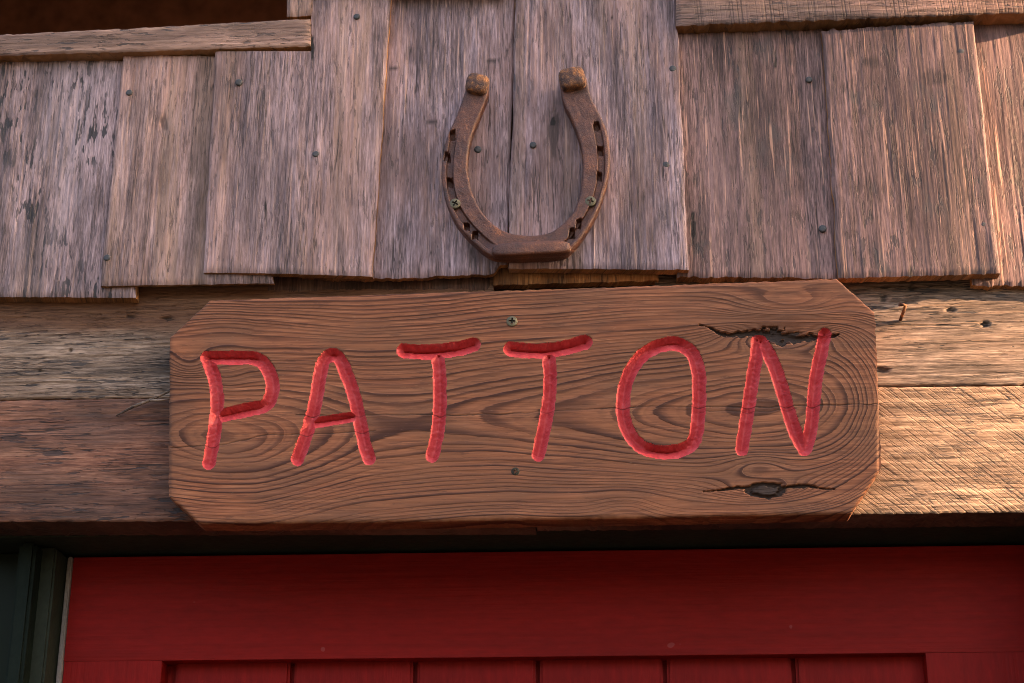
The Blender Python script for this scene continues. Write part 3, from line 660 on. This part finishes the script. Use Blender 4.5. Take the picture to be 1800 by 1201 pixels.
# ------------------------------------------------------------------ horseshoe
def build_shoe():
    back = -.0475; T = .0095; yf = back-T
    root = thing('horseshoe', 'rusty brown horseshoe screwed ends-up to the boards above the sign', 'horseshoe', P(925, 445, back))
    outer = [(820, 140), (817, 160), (803, 200), (787, 236), (778, 275), (776, 312), (782, 347), (794, 378), (810, 403), (832, 426), (856, 446), (880, 453), (935, 453), (985, 449), (1006, 437), (1031, 405), (1050, 371), (1063, 335), (1071, 297), (1071, 256), (1064, 222), (1051, 194), (1038, 168), (1031, 136)]
    inner = [(859, 146), (857, 166), (843, 203), (829, 238), (823, 270), (822, 300), (828, 332), (840, 360), (857, 384), (878, 401), (897, 409), (913, 412), (935, 413), (955, 411), (974, 404), (994, 388), (1010, 367), (1020, 335), (1024, 300), (1023, 268), (1015, 236), (1003, 206), (990, 178), (983, 138)]
    o = smooth_path(outer, 26); i_ = smooth_path(inner, 26); n = len(o)
    ns = 64; s = np.linspace(0, 1, ns)[None, :]
    px = o[:, :1]*(1-s)+i_[:, :1]*s; py = o[:, 1:]*(1-s)+i_[:, 1:]*s
    t = np.linspace(0, 1, n)[:, None]*np.ones_like(s); S_ = s*np.ones_like(t)
    wloc = np.hypot(o[:, 0]-i_[:, 0], o[:, 1]-i_[:, 1])[:, None]
    e = np.minimum(S_, 1-S_)*wloc*.5e-3                 # metres from the edge
    rr = .0022
    rnd_ = np.where(e < rr, rr-np.sqrt(np.clip(rr*rr-(rr-e)**2, 0, None)), 0)
    h = -rnd_
    g_on = smooth(.115, .16, t)*smooth(.44, .40, t)+smooth(.575, .62, t)*smooth(.90, .84, t)
    gpos = .30+.02*np.sin(t*40)
    h = h - .0032*g_on*smooth(.145, .105, np.abs(S_-gpos))
    # nail holes in the crease
    for (hx, hy) in [(795, 237), (786, 275), (790, 318), (820, 398), (835, 412), (1049, 222), (1055, 262), (1053, 308), (1017, 393), (1005, 408)]:
        d = np.maximum(np.abs(px-hx), np.abs(py-hy)*.62) + 2.2*fbm(px/6, py/6, 3, 2)
        h = h - .006*smooth(5.2, 3.8, d)
    h = h + .0005*fbm(px/14, py/14, 7, 4) - .0003*np.clip(fbm(px/7, py/7, 12, 3), 0, 1)
    X, Z = PN(px, py, yf); Y = yf-h
    # strip grid: rows along the path; orient so that the face looks to -y
    V = np.stack([X, Y, Z], -1)
    nr, nc = X.shape; idx = np.arange(nr*nc).reshape(nr, nc)
    q = np.stack([idx[:-1, :-1], idx[1:, :-1], idx[1:, 1:], idx[:-1, 1:]], -1).reshape(-1, 4)
    loop = np.concatenate([idx[:, 0], idx[-1, 1:], idx[-2::-1, -1], idx[0, -2:0:-1]])
    Vf = V.reshape(-1, 3); b1 = Vf[loop]; b2 = b1.copy(); b2[:, 1] = back+.001
    k = np.arange(len(loop)); k2 = (k+1) % len(loop); of = len(Vf)
    verts = np.concatenate([Vf, b2]); sides = np.stack([loop[k], of+k, of+k2, loop[k2]], -1)
    faces = np.concatenate([q, sides])
    ob = mesh_obj('shoe_bar', verts, faces, M_RUST, root, smooth_mask=True)
    bm = bmesh.new(); bm.from_mesh(ob.data); bmesh.ops.recalc_face_normals(bm, faces=bm.faces[:]); bm.to_mesh(ob.data); bm.free()
    def lump(name, cx, cy, y0, sx, sz, dy, ang, mat, pw=4.0, face=0.0):
        bm = bmesh.new(); bmesh.ops.create_cube(bm, size=2); bmesh.ops.subdivide_edges(bm, edges=bm.edges[:], cuts=9, use_grid_fill=True)
        for v in bm.verts:
            c = v.co; nrm = (abs(c.x)**pw+abs(c.y)**pw+abs(c.z)**pw)**(1/pw); c /= nrm
            j = .05*float(fbm(np.array([c.x*2+cx]), np.array([c.z*2+c.y+cy]), 5, 3)[0]); c *= 1+j
            x, y, z = c.x*sx, c.y*dy, c.z*sz
            y += face*(-z)                                    # slanting top of the calkin
            v.co = (x*math.cos(ang)-z*math.sin(ang), y, x*math.sin(ang)+z*math.cos(ang))
        m = bpy.data.meshes.new(name); bm.to_mesh(m); bm.free(); m.materials.append(mat)
        for p in m.polygons: p.use_smooth = True
        return link(bpy.data.objects.new(name, m), P(cx, cy, y0), root)
    lump('heel_calkin', 839, 150, yf-.0005, .0106, .0100, .0075, R(-14), M_RUSTO, 3.6)
    lump('heel_calkin', 1006, 141, yf-.001, .0120, .0108, .0085, R(11), M_RUSTO, 4.2)
    lump('toe_calkin', 934, 440, yf-.002, .0345, .0066, .0065, R(1.5), M_RUST, 4.5)
    screw(800, 358, yf+.0004, root, rot=.5); screw(1038, 354, yf+.0004, root, rot=.3)
    return root
build_shoe()

# ------------------------------------------------------------------ door frame and red door under the beam
ZH = Z_BEAM+.004
YD = .088
ZD = float(P(900, 1155, YD).z)                # lower edge of the top rail
frame = thing('door_frame', 'dark green-black door frame under the header beam', 'door frame', (0, .05, 0))
box('head_jamb', JX0-.1, JX1+.14, .0235, .2, ZH, ZH+.06, M_FRAME, frame, .002)
dx0 = float(P(122, 1060, YD).x)
xs0 = float(P(70, 1060, .05).x)
box('side_jamb', dx0-.036, dx0-.006, .055, .12, 0, ZH-.002, M_FRAME, frame, .002)
box('door_stop', xs0-.020, xs0-.004, .035, .06, 0, ZH-.002, M_STOP, frame, .003)
box('side_pane', xs0-.25, xs0-.004, .075, .085, 0, ZH-.002, M_GLASS, frame)
box('side_jamb', JX1-.004, JX1+.09, -.03, .12, 0, ZH-.002, M_FRAME, frame, .002)
door = thing('red_door', 'red painted plank door below the carved sign', 'door', (0, YD+.02, 0))
dx1 = JX1-.008
xl = float(P(284, 1170, YD).x); xr = float(P(1629, 1170, YD).x)
box('top_rail', dx0, dx1, YD, YD+.04, ZD, ZH-.003, M_DOOR, door, .0003)
box('stile', dx0+.0005, xl, YD+.0002, YD+.0402, .02, ZD-.0001, M_DOORV, door, .0003)
box('stile', xr, dx1-.0005, YD+.0004, YD+.0404, .02, ZD-.0001, M_DOORV, door, .0003)
box('edge_seal', dx0-.0045, dx0-.0003, YD-.004, YD+.03, .02, ZH-.003, M_EDGE, door, .001)
edges = [float(P(q, 1180, YD+.014).x) for q in (303, 512, 729, 945, 1169, 1396, 1640)]
box('panel_backing', xl-.004, xr+.004, YD+.027, YD+.037, .06, ZD+.01, M_DOORV, door)
for a, b in zip(edges[:-1], edges[1:]):
    box('panel_board', a+.002, b-.002, YD+.017, YD+.0265, .06, ZD+.008, M_DOORV, door, .0025)
